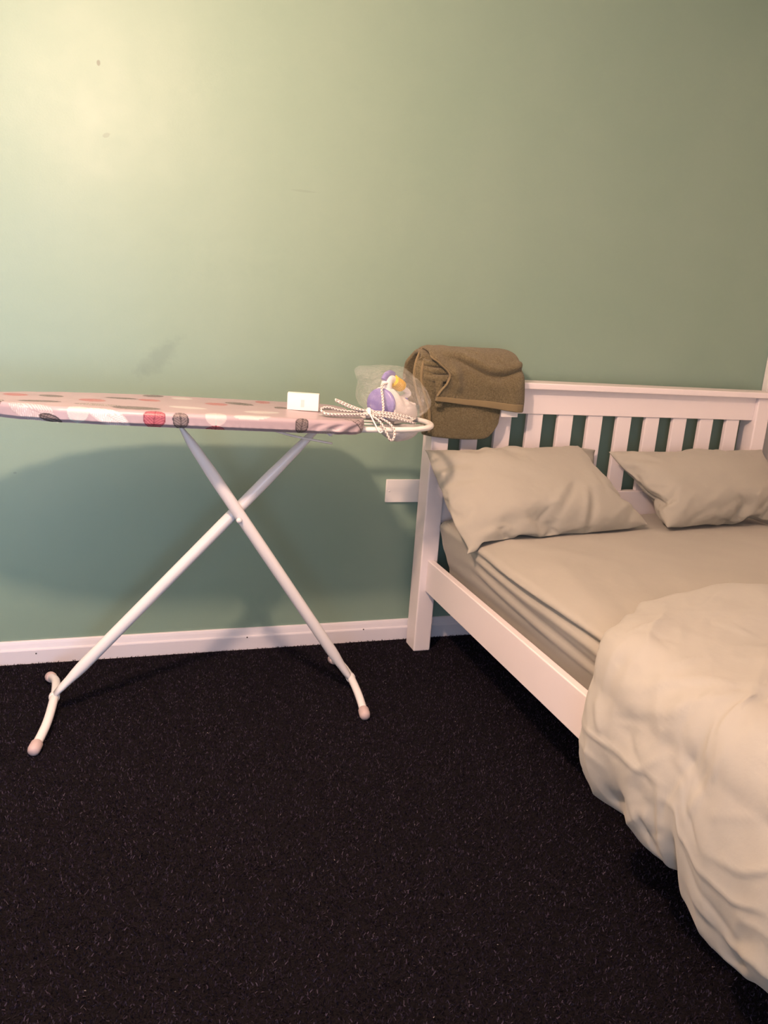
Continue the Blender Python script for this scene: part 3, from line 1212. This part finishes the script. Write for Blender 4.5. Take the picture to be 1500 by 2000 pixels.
    # --- feet
    def foot(pts, clamp):
        path = catmull(pts, 10)
        b = tube('foot_bar', path, .0125, M['tube'], t, 16, up=(0, 0, 1))
        for a, bb in ((path[0], path[3]), (path[-1], path[-4])):
            d = (a - bb).normalized()
            lathe('foot_cap', [(.0140, 0), (.0165, .004), (.0168, .026), (.014, .036), (.007, .041), (.001, .042)], M['cap'], b, a - d * .022, d, 18)
        lathe('clamp', [(.0150, -.008), (.0155, -.006), (.0155, .006), (.0150, .008)], M['tube'], t, clamp[0], clamp[1], 18)
    foot([(-.204, -.595, .017), (-.180, -.50, .035), (-.168, -.40, .050), (-.165, -.33, .052), (-.170, -.25, .045), (-.190, -.165, .018)],
         ((-.1665, -.37, .051), (0, 1, 0)))
    foot([(.729, -.580, .017), (.734, -.50, .035), (.736, -.42, .046), (.736, -.36, .048), (.735, -.27, .040), (.731, -.185, .018)],
         ((.736, -.39, .047), (0, 1, 0)))
    # --- iron rest: a flat white loop beyond the wide end
    ring = catmull([(.672, -.505, .884), (.74, -.512, .886), (.83, -.505, .887), (.905, -.465, .888), (.938, -.39, .889), (.925, -.31, .889),
                    (.86, -.262, .888), (.76, -.252, .886), (.672, -.255, .884)], 8)
    tube('iron_rest', ring, [(.0105, .0085)] * len(ring), M['plastic'], t, 12, up=(0, 0, 1))
    for y in (-.435, -.375, -.315):
        tube('rest_wire', [(.66, y, .881), (.925, y, .881)], .0025, M['plastic'], t, 8)
    settle(t)


ironing_board()


# ---------------------------------------------------------------- small card box on the board
def card_box():
    z = board_zt(.53) + .0012
    t = tag(empty('card_box', (.535, -.395, z)), 'small white card box standing on the ironing board', 'box')
    bm = box_bm(-.0455, .0455, -.016, .016, 0, .049, .0008, 1)
    o1 = bm_obj('carton', bm, M['card'], t)
    bm = box_bm(.0456, .0466, -.015, .015, .001, .048, 0)
    o2 = bm_obj('end_flap', bm, M['card_shade'], t)
    bm = box_bm(-.006, .004, -.0166, -.0161, .010, .031, 0)
    o3 = bm_obj('printed_mark', bm, M['card_print'], t)
    t.rotation_euler = (0, 0, math.radians(-16))


card_box()

# ---------------------------------------------------------------- steam iron
IH = Vector((.768, -.415, .8955))
IA = math.atan2(.62, .78)


def steam_iron():
    t = tag(empty('steam_iron', IH), 'white and purple steam iron wrapped in clear film on the board rest', 'iron')
    t.rotation_euler = (0, 0, IA)
    t.scale = (1, 1, .92)
    # local frame: x forward from heel to nose, y left, z up
    Ln = .212

    def halfw(f):
        return .050 * max(0.0, 1 - max(0, (f - .05) / (Ln - .05)) ** 1.9) ** .8 + .001
    # sole plate
    v, fc = [], []
    n = 28
    for k in range(n + 1):
        f = Ln * k / n
        w = halfw(f)
        for (yy, zz) in ((-w, 0), (w, 0), (w, .008), (-w, .008)):
            v.append((f, yy, zz))
    for k in range(n):
        for e in range(4):
            fc.append((k * 4 + e, k * 4 + (e + 1) % 4, (k + 1) * 4 + (e + 1) % 4, (k + 1) * 4 + e))
    fc += [(3, 2, 1, 0), (n * 4, n * 4 + 1, n * 4 + 2, n * 4 + 3)]
    link_mesh('sole_plate', v, fc, M['steel'], t)
    # body shell: sections narrowing towards the nose
    v, fc = [], []
    S = 20
    for k in range(n + 1):
        f = .002 + (Ln - .006) * k / n
        w = halfw(f) * .97
        h = sinterp(f, [(0, .112), (.03, .110), (.08, .080), (.15, .058), (.212, .024)])
        for s in range(S):
            a = PI * s / (S - 1)
            ca, sa = math.cos(a), math.sin(a)
            yy = w * math.copysign(abs(ca) ** .62, ca) * (1 - .30 * abs(sa) ** 2 * smoothstep(.12, .0, f))
            v.append((f, yy, .0085 + (h - .0085) * abs(sa) ** .75))
    for k in range(n):
        for s in range(S - 1):
            a = k * S + s
            fc.append((a, a + S, a + S + 1, a + 1))
        fc.append((k * S + S - 1, (k + 1) * S + S - 1, (k + 1) * S, k * S))
    fc += [tuple(range(S)), tuple(n * S + s for s in range(S))[::-1]]
    link_mesh('body', v, fc, M['iron_white'], t, True)
    # purple heel panel with a recess for the cord
    v, fc = [], []
    S2 = 28
    for (sc, dx) in ((1.0, .004), (1.0, -.004), (.92, -.008), (.5, -.010), (.02, -.010)):
        for s in range(S2):
            a = 2 * PI * s / S2
            v.append((dx, .049 * sc * math.cos(a), .058 + .051 * sc * math.sin(a)))
    for r in range(4):
        for s in range(S2):
            fc.append((r * S2 + s, r * S2 + (s + 1) % S2, (r + 1) * S2 + (s + 1) % S2, (r + 1) * S2 + s))
    hp = link_mesh('heel_panel', v, fc, M['purple'], t, True)
    lathe('heel_foot', [(.010, 0), (.010, .006), (.007, .008)], M['iron_white'], hp, (-.010, .024, .028), (-1, 0, 0), 14)
    lathe('heel_foot', [(.010, 0), (.010, .006), (.007, .008)], M['iron_white'], hp, (-.010, -.024, .028), (-1, 0, 0), 14)
    # handle arch
    hp_ = catmull([(.026, 0, .080), (.022, 0, .118), (.036, 0, .137), (.066, 0, .129), (.105, 0, .110), (.150, 0, .088), (.146, 0, .078), (.090, 0, .066)], 8)
    tube('handle', hp_, [(.021 - .012 * min(1, k / 36), .019 - .011 * min(1, k / 36)) for k in range(len(hp_))], M['iron_white'], t, 14, up=(0, 1, 0))
    bt = catmull([(.006, 0, .134), (.018, 0, .147), (.036, 0, .1525), (.056, 0, .147)], 6)
    tube('steam_button', bt, [(.0135, .008)] * len(bt), M['purple'], t, 12, up=(0, 1, 0))
    # yellow label wrapped round the handle, with ribbed print
    a, b = Vector((.052, 0, .1325)), Vector((.102, 0, .1115))
    lb = tube('wrap_label', [a.lerp(b, k / 6) for k in range(7)], .0200, M['yellow'], t, 18, up=(0, 1, 0))
    for k in range(5):
        c0 = a.lerp(b, (k + .7) / 6)
        d = (b - a).normalized()
        lathe('label_line', [(.0199, -.0008), (.0205, -.0006), (.0205, .0006), (.0199, .0008)], M['orange'], lb, c0, d, 18)
    # dial and spray nozzle
    lathe('steam_dial', [(.013, 0), (.013, .006), (.010, .009)], M['purple'], t, (.128, 0, .062), (.2, 0, 1), 16)
    lathe('spray_nozzle', [(.008, 0), (.006, .010), (.003, .012)], M['iron_white'], t, (.186, 0, .040), (1, 0, .5), 12)


steam_iron()


# ---------------------------------------------------------------- braided cord, folded and tied
def iron_cord():
    t = tag(empty('iron_cord', (.70, -.49, .925)), 'black and white braided iron cord folded into a tied bundle', 'cord')
    zt = .9245

    def strand(name, pts, sub=14, r=.0036):
        path = catmull(pts, sub)
        # even steps so that the braid keeps its size
        ev = [path[0]]
        for p in path[1:]:
            while (p - ev[-1]).length > .0024:
                ev.append(ev[-1] + (p - ev[-1]).normalized() * .0024)
        v, f = tube_data(ev, r, 8, (0, 0, 1))
        o = link_mesh(name, v, f, M['cord'], t, True)
        at = o.data.color_attributes.new('print', 'FLOAT_COLOR', 'POINT')
        buf = np.ones((len(v), 4), np.float32)
        for i in range(len(ev)):
            for k in range(8):
                dark = (i + k) % 4 == 0 or ((i + k) % 4 == 1 and k % 2 == 0)
                buf[i * 8 + k, :3] = (.07, .05, .055) if dark else (.80, .76, .74)
        at.data.foreach_set('color', buf.ravel())
        return o
    # from the heel of the iron down to the bundle
    strand('lead', [(.782, -.415, 1.010), (.758, -.440, 1.003), (.756, -.462, .97), (.750, -.488, .935), (.72, -.497, zt + .008), (.69, -.492, zt + .006)])
    strand('loop', [(.69, -.500, zt + .003), (.64, -.515, zt + .002), (.585, -.510, zt + .002), (.563, -.497, zt + .012), (.585, -.487, zt + .019),
                    (.63, -.485, zt + .010), (.70, -.488, zt + .008), (.77, -.505, zt + .003), (.83, -.500, zt - .012), (.845, -.485, zt - .008),
                    (.82, -.478, zt + .0), (.76, -.485, zt + .008), (.70, -.495, zt + .012)])
    strand('loop', [(.70, -.505, zt + .006), (.64, -.500, zt + .002), (.58, -.502, zt + .002), (.570, -.512, zt + .004), (.60, -.522, zt + .004),
                    (.70, -.512, zt + .004), (.78, -.515, zt - .004), (.835, -.510, zt - .016), (.84, -.500, zt - .018), (.78, -.496, zt + .000), (.70, -.500, zt + .008)])
    strand('loop', [(.70, -.484, zt + .010), (.66, -.480, zt + .022), (.622, -.474, zt + .036), (.610, -.478, zt + .040), (.618, -.484, zt + .034),
                    (.66, -.488, zt + .018), (.71, -.494, zt + .012), (.78, -.492, zt + .006), (.825, -.492, zt - .005)])
    strand('hanging_loop', [(.70, -.505, zt + .006), (.725, -.540, .915), (.742, -.560, .885), (.752, -.565, .866), (.763, -.562, .868), (.768, -.552, .890),
                            (.758, -.535, .908), (.735, -.512, zt - .004), (.71, -.500, zt + .004)])
    lathe('cord_tie', [(.010, -.006), (.0145, -.004), (.0155, 0), (.0145, .004), (.010, .006)], M['plastic'], t, (.704, -.497, zt + .008), (1, .0, -.1), 16)
    tube('tie_tail', catmull([(.704, -.513, zt + .006), (.712, -.545, .905), (.722, -.556, .886), (.731, -.556, .888)], 6), .0022, M['plastic'], t, 8)
    settle(t)


iron_cord()


# ---------------------------------------------------------------- clear bag round the iron
def bag():
    bm = bmesh.new()
    bmesh.ops.create_icosphere(bm, subdivisions=6, radius=1.0)
    c = Vector((.822, -.37, .960))
    for v in bm.verts:
        d = v.co.normalized()
        r = Vector((.112 * d.x, .128 * d.y, .094 * d.z))
        if d.z < 0:
            r.z *= .62
        if d.z > .1 and d.x > .2:                 # slopes down towards the nose of the iron
            r.z *= 1 - .35 * d.x
        p = c + r
        # gathered corner of the bag, upper left
        k = max(0, d.dot(Vector((-.66, -.25, .70)).normalized())) ** 14
        p += Vector((-.060, -.015, .022)) * k
        w = nz(p.x, p.y, p.z, 16) * .009 + (.5 - abs(nz(p.x + 3, p.y, p.z, 30))) * .010 + (.5 - abs(nz(p.x + 7, p.y, p.z, 60))) * .004
        v.co = p + d * w
    o = bm_obj('plastic_bag', bm, M['bag'], None, True)
    tag(o, 'clear thin plastic bag wrapped around the steam iron', 'plastic bag')
    # doubled film that sags through the loop of the rest
    bm = bmesh.new()
    bmesh.ops.create_icosphere(bm, subdivisions=4, radius=1.0)
    for v in bm.verts:
        d = v.co.normalized()
        p = Vector((.822, -.44, .882)) + Vector((.060 * d.x, .048 * d.y, (.008 if d.z > 0 else .040) * d.z))
        p += d * (nz(p.x, p.y, p.z, 22) * .005 + abs(nz(p.x + 3, p.y, p.z, 40)) * .003)
        v.co = p
    f = bm_obj('sagging_fold', bm, M['bag_fold'], o, True)


_b = Mat('doubled_bag_film', (0.80, 0.77, 0.80, 1), 0.25, Alpha=0.72)
_b.bump(_b.noise(38, 4, 0.6), 0.5, 0.01)
M['bag_fold'] = _b.m
bag()


# ---------------------------------------------------------------- bath towel over the headboard corner
def towel():
    t = tag(empty('bath_towel', (1.18, -.10, 1.007)), 'olive brown terry towel folded over the corner of the white headboard', 'towel')

    def sheet(name, us, vs, fn, thick, mat):
        verts = [fn(u, v) for v in vs for u in us]
        o = link_mesh(name, verts, grid_faces(len(us), len(vs)), mat, t, True)
        md = o.modifiers.new('thickness', 'SOLIDIFY')
        md.thickness = thick
        md.offset = 0
        md = o.modifiers.new('round', 'SUBSURF')
        md.levels = md.render_levels = 1
        return o

    def over(path, tt):
        """point (y, z) at fraction tt of a polyline path"""
        L = [0]
        for a, b in zip(path, path[1:]):
            L.append(L[-1] + math.hypot(b[0] - a[0], b[1] - a[1]))
        s = tt * L[-1]
        for k in range(len(path) - 1):
            if s <= L[k + 1] or k == len(path) - 2:
                f = (s - L[k]) / (L[k + 1] - L[k])
                return (path[k][0] + (path[k + 1][0] - path[k][0]) * f, path[k][1] + (path[k + 1][1] - path[k][1]) * f)
    lin_ = lambda n: [k / n for k in range(n + 1)]

    def smooth_path(pts):
        return [(p.y, p.z) for p in catmull([(0, a, b) for a, b in pts], 8)]
    # inner fold, hanging lowest
    inner = smooth_path([(-.160, .812), (-.163, .87), (-.166, .93), (-.170, .99), (-.165, 1.045), (-.140, 1.083), (-.100, 1.092), (-.062, 1.080),
                         (-.036, 1.03), (-.024, .97), (-.022, .90)])
    XL2 = [(.80, 1.021), (.90, 1.006), (.952, .985), (1.0, .969), (1.045, .968), (1.088, .988), (1.2, 1.0)]

    def f_in(u, v):
        y, z = over(inner, v)
        front = y < -.12 and z < 1.07
        xl = sinterp(z, XL2)
        xr = 1.300
        x = xl + (xr - xl) * u
        if front and v < .3:                       # rounded lower right corner, slightly bowed lower edge
            drop = .010 * math.sin(u * PI)
            lift = .055 * max(0, (u - .78) / .22) ** 2.2
            w = 1 - v / .3
            z += (lift - drop) * w
            x -= .012 * w * max(0, (u - .7) / .3)
        y += .006 * nz(x, z, 1.0, 9) - .006 * math.sin(u * 5 + z * 20) * (1 if front else .3)
        if u < .12 and front:                      # the left edge curls round the post
            y += .035 * (1 - u / .12) ** 1.5
        return (x, y, z)
    sheet('inner_fold', lin_(36), lin_(56), f_in, .016, M['towel'])
    # folded layers that show between the flap and the roll at the left
    for k, (zz, yy, x1, hh) in enumerate(((1.060, -.184, 1.080, .013), (1.038, -.189, 1.086, .014), (1.013, -.193, 1.082, .016))):
        def f_l(u, v, zz=zz, yy=yy, x1=x1, hh=hh):
            a = v * PI
            x = .988 + (x1 - .988) * u
            return (x, yy + .03 - .030 * math.sin(a) ** .6 + .014 * (1 - u) ** 3 + .003 * nz(x, zz, k, 20), zz + hh * math.cos(a) * .9 - .004 * math.sin(u * PI))
        sheet('folded_layer', lin_(8), lin_(8), f_l, .004, M['towel'])

    def f_s(u, v):
        x = 1.032 + .028 * u + .004 * math.sin(v * 5)
        return (x, -.188 - .005 * math.sin(u * PI), .915 + .090 * v)
    sheet('folded_layer', lin_(6), lin_(10), f_s, .005, M['towel'])
    # outer flap
    outer = smooth_path([(-.186, .92), (-.188, .96), (-.192, 1.00), (-.190, 1.04), (-.178, 1.078), (-.150, 1.103), (-.105, 1.110), (-.060, 1.098),
                         (-.030, 1.06), (-.012, 1.00), (-.010, .95)])
    XLo = [(.90, 1.024), (.940, 1.030), (.966, 1.040), (1.002, 1.066), (1.027, 1.074), (1.047, 1.052), (1.066, 1.026), (1.09, 1.006), (1.2, 1.004)]
    XRo = [(.90, 1.381), (.95, 1.378), (1.02, 1.366), (1.08, 1.352), (1.11, 1.350)]

    def f_out(u, v):
        y, z = over(outer, v)
        front = y < -.12
        xl = sinterp(z, XLo) if front else 1.004
        xr = interp(z, XRo) if front else 1.350
        x = xl + (xr - xl) * u
        w = max(0, 1 - v / .12)
        z += w * (.017 - .034 * u)                 # hem slants down to the right
        bul = 0
        if front:
            zc = 1.082 - .045 * smoothstep(1.10, 1.24, x) + .030 * smoothstep(1.26, 1.38, x)
            bul += .012 * math.exp(-((z - zc - .012) / .012) ** 2) * smoothstep(1.03, 1.10, x)
            bul -= .012 * math.exp(-((z - zc + .012) / .013) ** 2) * smoothstep(1.06, 1.14, x)
            bul += .016 * math.exp(-((x - 1.098 - .25 * (1.03 - z)) / .014) ** 2) * smoothstep(1.07, 1.03, z) * smoothstep(.96, .99, z)
            bul += .005 * math.sin(x * 24 + z * 9) + .010 * math.exp(-((x - 1.33) / .03) ** 2) * smoothstep(1.08, 1.0, z)
            if u < .10:
                bul += .010 * (1 - u / .1)
            if u > .93:
                bul -= .030 * ((u - .93) / .07) ** 2
        bul += .006 * nz(x, y, z, 14)
        zz = z + .004 * nz(x, 3, 1, 11) + (0 if front else .004 * nz(x, y, 4, 20))
        if not front or z > 1.08:
            zz -= .016 * max(0, (u - .86) / .14) ** 2 + .010 * max(0, (.05 - u) / .05) ** 2
        return (x, y - bul, zz)
    sheet('outer_flap', lin_(44), lin_(60), f_out, .012, M['towel'])
    # flat woven hem along the lower edge of the flap

    def f_h(u, v):
        a = Vector(f_out(u, .002))
        b = Vector(f_out(u, .052))
        p = a.lerp(b, v)
        p.y -= .0075
        return tuple(p)
    sheet('hem_band', lin_(44), lin_(3), f_h, .003, M['towel_hem'])
    # thin hem down the free left edge of the flap
    ed = [Vector(f_out(0, .05 + .36 * k / 30)) for k in range(31)]
    ed = [sum((ed[max(0, min(30, k + d))] for d in (-2, -1, 0, 1, 2)), Vector()) / 5 for k in range(31)]
    tube('flap_hem', [p + Vector((.001, -.004, 0)) for p in ed], [(.0028, .0060)] * 31, M['towel_hem'], t, 8)
    box('care_label', M['card'], t, 1.288, 1.352, -.1805, -.1795, .888, .915, 0)
    # rolled hems down the left end
    for off in (0.0, .018):
        pts = [(1.016 + off, -.09, 1.106), (.990 + off, -.12, 1.086), (.969 + off, -.145, 1.045), (.968 + off, -.150, 1.0), (.984 + off, -.150, .952),
               (1.004 + off, -.150, .901), (1.020 + off * .4, -.150, .825)]
        if off:
            pts = [(x, y - .022, z) for x, y, z in pts[1:]]
        tube('rolled_hem', catmull(pts, 8), [(.006, .004)] * (8 * (len(pts) - 1) + 1), M['towel_hem'], t, 8)

    def f_c(u, v):                                  # the curled side between the two hems
        a = catmull([(1.012, -.085, 1.100), (.990, -.12, 1.084), (.971, -.145, 1.045), (.970, -.150, 1.0), (.986, -.150, .952), (1.004, -.150, .901), (1.020, -.150, .825)], 6)
        p = a[min(len(a) - 1, int(round(v * (len(a) - 1))))]
        return (p.x + .03 * u, p.y - .016 * math.sin(u * PI / 2) + .012 * math.sin(u * PI), p.z)
    sheet('curled_side', lin_(6), lin_(36), f_c, .006, M['towel'])
    settle(t)


towel()
